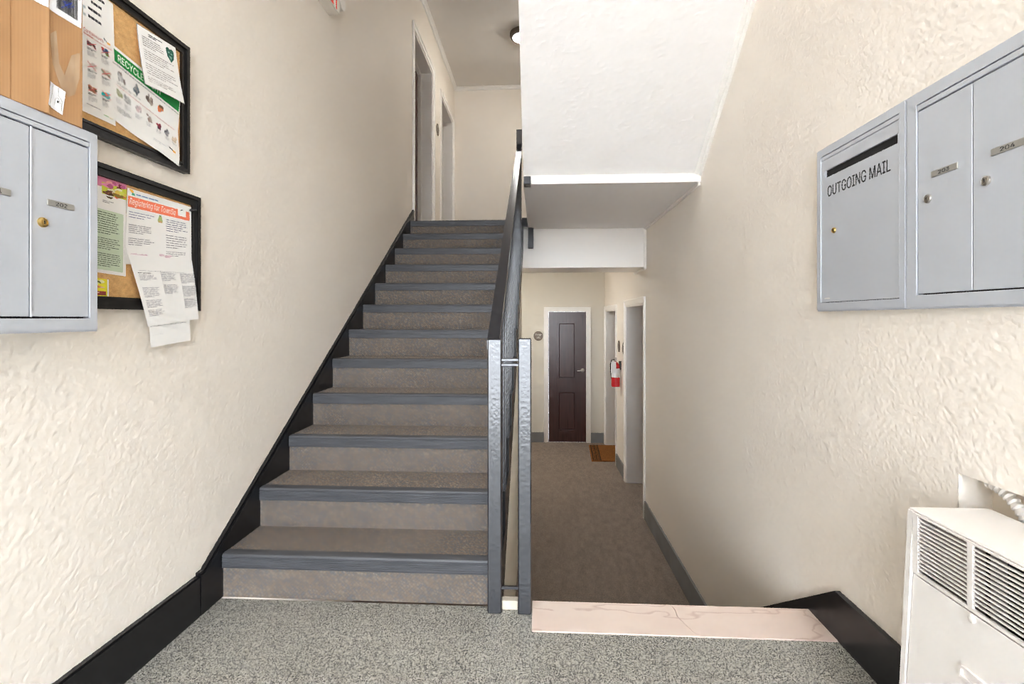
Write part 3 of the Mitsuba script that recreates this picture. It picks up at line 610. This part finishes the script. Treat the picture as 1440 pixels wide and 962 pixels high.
b.lines(0.03, 0.25, 0.78, 0.86, 4, GR, 0.2, 0.4, 8); b.poly([(0.80, 0.83), (0.825, 0.86), (0.835, 0.835), (0.86, 0.862), (0.865, 0.84), (0.80, 0.82)], DK); b.rect(0.87, 0.835, 0.92, 0.865, (232, 176, 90)); b.lines(0.55, 0.75, 0.86, 0.9, 2, (200, 200, 200))
b.build('flyer', 'white recycling flyer with a green banner reading RECYCLE RIGHT', 'flyer')
# letter with a green crest, its lower right corner lifting
c = Sheet((1.551, 2.144), (1.726, 2.160), (1.572, 1.953), (1.757, 1.966), lambda s, t: 0.0225 + 0.012 * t ** 2 + 0.004 * np.sin(3.1 * s) * t)
for p in ([(0, 0), (1, 0), (1, 0.008), (0, 0.008)], [(0, 0), (0.012, 0), (0.012, 1), (0, 1)], [(0, 0.992), (1, 0.992), (1, 1), (0, 1)]): c.poly(p, (150, 150, 150))
c.lines(0.27, 0.62, 0.06, 0.12, 2, DK, 0.2, 0.5, 1)
c.lines(0.10, 0.66, 0.15, 0.33, 5, (128, 122, 118), 0.2, 0.3, 2); c.lines(0.10, 0.92, 0.37, 0.56, 5, (140, 132, 126), 0.3, 0.25, 3); c.lines(0.10, 0.90, 0.60, 0.80, 5, (140, 132, 126), 0.3, 0.25, 4); c.lines(0.10, 0.88, 0.83, 0.93, 3, (140, 132, 126), 0.3, 0.25, 5)
G1, G2 = (52, 96, 82), (120, 160, 146)
c.poly([(0.70, 0.12), (0.76, 0.085), (0.81, 0.11), (0.86, 0.085), (0.92, 0.12), (0.90, 0.25), (0.81, 0.34), (0.72, 0.25)], G1)
c.poly([(0.75, 0.14), (0.80, 0.14), (0.80, 0.20), (0.75, 0.20)], G2); c.poly([(0.82, 0.14), (0.87, 0.14), (0.87, 0.19), (0.82, 0.19)], G2); c.poly([(0.76, 0.22), (0.86, 0.22), (0.81, 0.30)], G2)
c.build('letter', 'white printed letter with a green crest pinned over the recycling flyer', 'letter')
# green newsletter
d = Sheet((1.355, 1.603), (1.523, 1.603), (1.355, 1.312), (1.520, 1.306), 0.0135)
d.rect(0.30, 0.0, 1.0, 0.10, (206, 130, 160)); d.rect(0.46, 0.05, 1.0, 0.17, (196, 200, 70)); pic(d, 0.5, 0.0, 0.5, 0.10, [(180, 90, 130), (230, 170, 150), (110, 40, 60), (220, 140, 170)], 41)
pic(d, 0.6, 0.06, 0.4, 0.1, [(226, 220, 190), (240, 236, 220), (200, 206, 90), (214, 190, 90)], 42); pic(d, 0.46, 0.115, 0.26, 0.06, [(110, 70, 60), (150, 100, 70), (80, 60, 50)], 43); pic(d, 0.7, 0.12, 0.3, 0.07, [(210, 110, 80), (180, 60, 50), (140, 120, 60)], 44)
d.poly([(0.55, 0.185), (0.70, 0.185), (0.66, 0.205), (0.59, 0.205)], (96, 84, 66)); d.lines(0.48, 0.74, 0.235, 0.265, 2, GR, 0.2, 0.5, 5)
d.rect(0.10, 0.335, 0.93, 0.965, (196, 210, 186)); d.lines(0.36, 0.88, 0.36, 0.60, 10, (110, 122, 104), 0.3, 0.4, 6); d.lines(0.36, 0.88, 0.63, 0.76, 6, (110, 122, 104), 0.3, 0.4, 7); d.lines(0.36, 0.88, 0.79, 0.94, 7, (110, 122, 104), 0.3, 0.4, 8)
d.build('flyer', 'flyer with a pale green text panel under a colourful food photo', 'flyer')
# registration sheet
e = Sheet((1.523, 1.594), (1.816, 1.597), (1.513, 1.345), (1.816, 1.372), lambda s, t: 0.0165 + 0.004 * np.sin(2.8 * s) * t)
OR = (238, 128, 96)
e.rect(0.012, 0.10, 0.965, 0.245, OR)
e.text('Registering for TownSq', 0.03, 0.205, 0.085, (252, 246, 240), width=0.68, slant=0.22)
e.poly([(0.02, 0.01), (0.07, 0.01), (0.09, 0.045), (0.05, 0.045)], (236, 180, 70)); e.poly([(0.06, 0.05), (0.10, 0.05), (0.10, 0.08), (0.06, 0.08)], (80, 160, 130)); e.lines(0.12, 0.70, 0.05, 0.085, 1, (130, 150, 190), 0, 0.5, 3)
e.rect(0.76, 0.085, 0.90, 0.20, (246, 240, 236)); e.poly([(0.83 + 0.028 * math.cos(x), 0.125 + 0.036 * math.sin(x)) for x in np.linspace(0, 2 * math.pi, 15)[:-1]], (34, 34, 34)); e.poly([(0.83 + 0.01 * math.cos(x), 0.128 + 0.013 * math.sin(x)) for x in np.linspace(0, 2 * math.pi, 9)[:-1]], (200, 200, 200))
e.lines(0.03, 0.40, 0.30, 0.40, 3, (150, 150, 170), 0.2, 0.35, 4); e.lines(0.03, 0.38, 0.47, 0.60, 5, GR, 0.2, 0.4, 5); e.lines(0.03, 0.38, 0.65, 0.76, 4, GR, 0.2, 0.4, 6)
e.lines(0.56, 0.93, 0.30, 0.50, 6, (130, 130, 146), 0.25, 0.35, 7); e.lines(0.56, 0.93, 0.54, 0.76, 6, GR, 0.25, 0.35, 8); e.lines(0.56, 0.93, 0.79, 0.88, 3, GR, 0.25, 0.35, 9)
e.poly([(0.43, 0.34), (0.455, 0.27), (0.485, 0.27), (0.51, 0.34), (0.50, 0.375), (0.44, 0.375)], (170, 180, 120)); e.rect(0.455, 0.265, 0.485, 0.28, (90, 130, 90)); e.poly([(0.445, 0.355), (0.495, 0.355), (0.49, 0.37), (0.45, 0.37)], (214, 150, 110))
pic(e, 0.06, 0.83, 0.24, 0.09, [(206, 180, 190), (220, 200, 206)], 51); pic(e, 0.46, 0.84, 0.18, 0.08, [(210, 186, 194), (224, 206, 210)], 52)
e.build('flyer', 'white flyer with an orange banner reading Registering for TownSq', 'flyer')
# two sheets hanging over the frame
g = Sheet((1.590, 1.22), (1.785, 1.235), (1.603, 1.071), (1.797, 1.087), lambda s, t: 0.030 - 0.002 * s)
g.rect(0.02, 0.52, 0.9, 0.528, GR); g.rect(0.06, 0.72, 0.3, 0.725, (200, 200, 200))
g.build('paper_sheet', 'blank lower part of a loose sheet hanging below the lower notice board', 'paper')
f = Sheet((1.517, 1.378), (1.812, 1.392), (1.585, 1.143), (1.832, 1.168), lambda s, t: 0.0225 + 0.012 * np.sin(np.clip(t, 0, 1) * 1.6) + 0.002 * np.sin(6 * s))
f.lines(0.06, 0.42, 0.245, 0.262, 1, DK, 0, 0.5, 1)
f.rect(0.08, 0.215, 0.82, 0.219, GR)
for s, t0, t1, n, sd in ((0.06, 0.27, 0.36, 5, 2), (0.06, 0.45, 0.60, 9, 3), (0.06, 0.63, 0.75, 7, 4), (0.06, 0.77, 0.87, 6, 5), (0.40, 0.23, 0.36, 8, 6), (0.40, 0.41, 0.56, 9, 7), (0.74, 0.23, 0.40, 9, 8), (0.74, 0.43, 0.62, 10, 9), (0.74, 0.64, 0.80, 9, 10)):
    f.lines(s, s + 0.27, t0, t1, n, (172, 172, 174), 0.2, 0.5, sd)
f.build('paper_sheet', 'white sheet with three text columns hanging askew over the frame of the lower notice board', 'paper')
h = Sheet((1.372, 1.296), (1.457, 1.290), (1.372, 1.238), (1.457, 1.2385), 0.0135)
h.rect(0.0, 0.0, 0.93, 1.0, (226, 214, 60)); pic(h, 0.3, 0.05, 0.5, 0.4, [(236, 232, 180), (240, 240, 220), (110, 110, 50)], 61); pic(h, 0.2, 0.4, 0.6, 0.3, [(236, 200, 180), (226, 180, 90), (200, 120, 90)], 62); h.rect(0.15, 0.72, 0.88, 0.95, (150, 70, 64)); h.lines(0.3, 0.85, 0.78, 0.92, 1, (236, 210, 190))
h.build('card', 'small yellow card at the lower left of the lower notice board', 'card')
pin = lathe([(0, 0), (0.002, 0), (0.002, 0.004), (0.0055, 0.005), (0.006, 0.008), (0.004, 0.012), (0.0055, 0.017), (0.0035, 0.02), (0, 0.02)], 'x', n=20)
for y, z, lb in ((1.8065, 1.583, 'left one of two black push pins at the corner of the orange flyer'), (1.818, 1.586, 'right one of two black push pins at the corner of the orange flyer')):
    q = pin.copy(); q.apply_translation([XL + 0.0165, y, z]); add('push_pin', q, 'mat_black_plastic', smooth=30, label=lb, category='push pin')

# ------------------------------------------------------------------ exit sign on the left wall
ex = thing('exit_sign', 'white exit sign with red letters high on the left wall above the stairs', 'exit sign')
add('housing', bx(XL, -1.27, 2.77, 3.09, 3.115, 3.32, 0.006), 'mat_exit_white', ex)
add('lettering', text_on('left', 'EXIT', 0.15, (-1.2698, 2.80, 3.128), width=0.27, depth=0.001, bold=True), 'mat_letter_red', ex, label='red letters EXIT')
add('lamp_head', lathe([(0, 0), (0.04, 0.01), (0.05, 0.04), (0.045, 0.07), (0, 0.075)], 'x', (XL, 3.15, 3.235)), 'mat_letter_white', ex, smooth=40, label='white emergency lamp head')

# ------------------------------------------------------------------ round door plaques
def plaque(face, at, label, words=None, r=0.078):
    ax = {'left': 'x', 'right': '-x', 'end': '-y'}[face]
    k = thing('door_plaque', label, 'plaque')
    add('disc', lathe([(0, 0), (r, 0), (r, 0.006), (r - 0.006, 0.010), (0, 0.010)], ax, at), 'mat_plaque_metal', k, smooth=30)
    for t, hgt, dz, w in words or ():
        add('lettering', text_on(face, t, hgt, {'end': (at[0] - w / 2, at[1] - 0.0105, at[2] + dz)}[face], width=w), 'mat_letter_white', k)
    if not words:
        o = {'left': (at[0] + 0.0101, at[1], at[2]), 'right': (at[0] - 0.0101, at[1], at[2])}[face]
        add('ring', lathe([(r * 0.62, 0), (r * 0.70, 0), (r * 0.70, 0.0015), (r * 0.62, 0.0015)], ax, o), 'mat_plate_metal', k, smooth=30)
plaque('end', (0.008, 8.17, 0.878), 'round brown plaque with white lettering left of the mahogany door', [('Storage', 0.032, 0.008, 0.105), ('101', 0.03, -0.042, 0.06)])
plaque('right', (XR, 6.74, 0.79), 'round dark plaque on the hall wall, the one nearer the far doorway')
plaque('right', (XR, 6.375, 0.785), 'round dark plaque on the hall wall, the one beside the near doorway')
plaque('left', (XL, 6.52, 3.70), 'round plaque between the two landing doorways')

# ------------------------------------------------------------------ fire extinguisher
fx, fyy, f0 = 1.035, 6.60, 0.262
fe = thing('fire_extinguisher', 'red fire extinguisher with a white label hanging on the hall wall', 'fire extinguisher')
add('cylinder', lathe([(0, 0), (0.05, 0), (0.056, 0.006), (0.056, 0.265), (0.05, 0.295), (0.03, 0.315), (0.018, 0.32), (0.018, 0.335), (0, 0.335)], 'z', (fx, fyy, f0)), 'mat_red_enamel', fe, smooth=35, label='red cylinder')
lbl = trimesh.creation.cylinder(0.0568, 0.12, sections=40); lbl.apply_translation([fx, fyy, f0 + 0.185])
add('label_band', lbl, 'mat_sticker', fe, smooth=35, label='white instruction label')
add('valve', cat([lathe([(0, 0.33), (0.016, 0.33), (0.018, 0.345), (0.018, 0.365), (0.010, 0.37), (0, 0.37)], 'z', (fx, fyy, f0)), bx(fx - 0.012, fx + 0.012, fyy - 0.075, fyy + 0.02, f0 + 0.378, f0 + 0.388, 0.003), bx(fx - 0.010, fx + 0.010, fyy - 0.065, fyy + 0.015, f0 + 0.352, f0 + 0.361, 0.003)]), 'mat_nickel', fe, smooth=30, label='metal valve and levers')
add('gauge', lathe([(0, 0), (0.014, 0), (0.014, 0.008), (0, 0.008)], '-y', (fx + 0.012, fyy - 0.018, f0 + 0.35)), 'mat_letter_white', fe, smooth=30)
add('hose', tube([(fx - 0.016, fyy, f0 + 0.36), (fx - 0.05, fyy + 0.005, f0 + 0.355), (fx - 0.066, fyy + 0.01, f0 + 0.30), (fx - 0.062, fyy + 0.02, f0 + 0.2), (fx - 0.05, fyy + 0.03, f0 + 0.1)], 0.007, 10), 'mat_black_plastic', fe, smooth=40)
add('inspection_tag', bx(fx - 0.072, fx - 0.004, fyy - 0.064, fyy - 0.0625, f0 + 0.19, f0 + 0.335), 'mat_sticker', fe, label='white inspection tag')
add('bracket', bx(fx + 0.045, XR, fyy - 0.02, fyy + 0.02, f0 + 0.22, f0 + 0.34), 'mat_black_plastic', fe)

# ------------------------------------------------------------------ doormat
def quadmat(c, z0, z1): return pxy(c, z0, z1)
MC = np.array([(0.772, 7.09), (1.20, 7.10), (1.25, 7.97), (0.82, 7.97)])
def mp(s, t): return MC[0] * (1 - s) * (1 - t) + MC[1] * s * (1 - t) + MC[2] * s * t + MC[3] * (1 - s) * t
dm = thing('doormat', 'brown coir doormat with dark stripes at the hall doorway', 'doormat')
add('pile', pxy([mp(0, 0), mp(1, 0), mp(1, 1), mp(0, 1)], HALL, HALL + 0.014), 'mat_coir', dm)
for s0, w in ((0.05, 0.035), (0.12, 0.02), (0.17, 0.035), (0.24, 0.02), (0.29, 0.035)):
    add('stripe', pxy([mp(s0, 0.005), mp(s0 + w, 0.005), mp(s0 + w, 0.995), mp(s0, 0.995)], HALL + 0.013, HALL + 0.0165), 'mat_coir_black', dm)

# ------------------------------------------------------------------ wall heater
he = thing('wall_heater', 'cream metal wall heater with louvred vents under the right mailboxes', 'heater')
HX, HT, HY1, HY0 = 0.912, 0.704, 1.2635, 0.50
add('cabinet', cat([bx(HX + 0.004, XR, HY0, HY1, HT - 0.006, HT, 0.002),
                    pxz([(HX + 0.002, HT - 0.005), (HX - 0.030, 0.02), (XR, 0.02), (XR, HT - 0.005)], HY1 - 0.016, HY1),
                    pxz([(HX + 0.002, HT - 0.005), (HX - 0.030, 0.02), (XR, 0.02), (XR, HT - 0.005)], HY0, HY0 + 0.016)]), 'mat_heater_enamel', he, label='cream enamelled casing')
W1, W2 = (1.094, 1.230), (0.64, 1.081)
z0g, z1g = 0.560, 0.694
gr = pyz(sbox(HY0 + 0.016, 0.552, HY1 - 0.018, HT - 0.0065).difference(sbox(W1[0], z0g, W1[1], z1g)).difference(sbox(W2[0], z0g, W2[1], z1g)), HX, HX + 0.006)
gp = add('grille', gr, 'mat_heater_enamel', he, label='vent grille')
n_s = 14; pitch = (z1g - z0g) / n_s
for (a0, a1) in (W1, W2):
    for i in range(1, n_s):
        zc = z0g + i * pitch
        add('slat', bx(HX + 0.0005, HX + 0.007, a0 - 0.001, a1 + 0.001, zc - 0.0019, zc + 0.0019, 0.0008), 'mat_heater_enamel', gp)
add('baffle', cat([bx(HX + 0.03, HX + 0.034, W1[0] - 0.005, W1[1] - 0.016, 0.53, HT - 0.012)]), 'mat_galvanised', he, label='grey metal baffle behind the left vent')
add('fin', bx(HX + 0.012, HX + 0.04, W2[1] - 0.034, W2[1] - 0.028, 0.53, HT - 0.012), 'mat_galvanised', he)
add('core', bx(HX + 0.06, HX + 0.065, HY0 + 0.018, HY1 - 0.018, 0.5, HT - 0.008), 'mat_dark_cavity', he)
lean = lambda z: HX + 0.001 - 0.032 * (0.552 - z) / 0.53
pp = [(lean(0.549), 0.549), (lean(0.04), 0.04), (lean(0.04) + 0.01, 0.04), (lean(0.549) + 0.01, 0.549)]
panel = pxz(pp, HY0 + 0.018, HY1 - 0.020)
fp = add('front_panel', panel, 'mat_heater_enamel', he, label='smooth lower front panel')
add('screw', lathe([(0, 0), (0.0085, 0), (0.008, 0.003), (0.005, 0.0048), (0, 0.005)], '-x', (lean(0.538) + 0.0005, 1.081, 0.538), 24), 'mat_heater_enamel', he, smooth=40, label='screw head')
xh = lean(0.42)
hp = sbox(0.97, 0.405, 1.100, 0.432).buffer(-0.008).buffer(0.008)
m = pyz(hp.difference(hp.buffer(-0.006)), xh - 0.006, xh + 0.004)
add('pull_rim', m, 'mat_heater_enamel', fp, label='rim of the recessed pull')

# corrugated conduit in the hole above the heater
t_ = np.linspace(0, 1, 46)
pth = np.c_[XR + 0.045 - 0.005 * t_, 1.315 - 0.135 * np.sin(t_ * 1.5), 0.752 - 0.025 * t_ - 0.16 * t_ ** 2.2]
add('conduit', tube(pth, 0.0125 + 0.0022 * np.sin(np.arange(46) * 2.1), 14), 'mat_heater_enamel', label='curved corrugated conduit in the wall hole behind the heater', category='conduit', smooth=40)
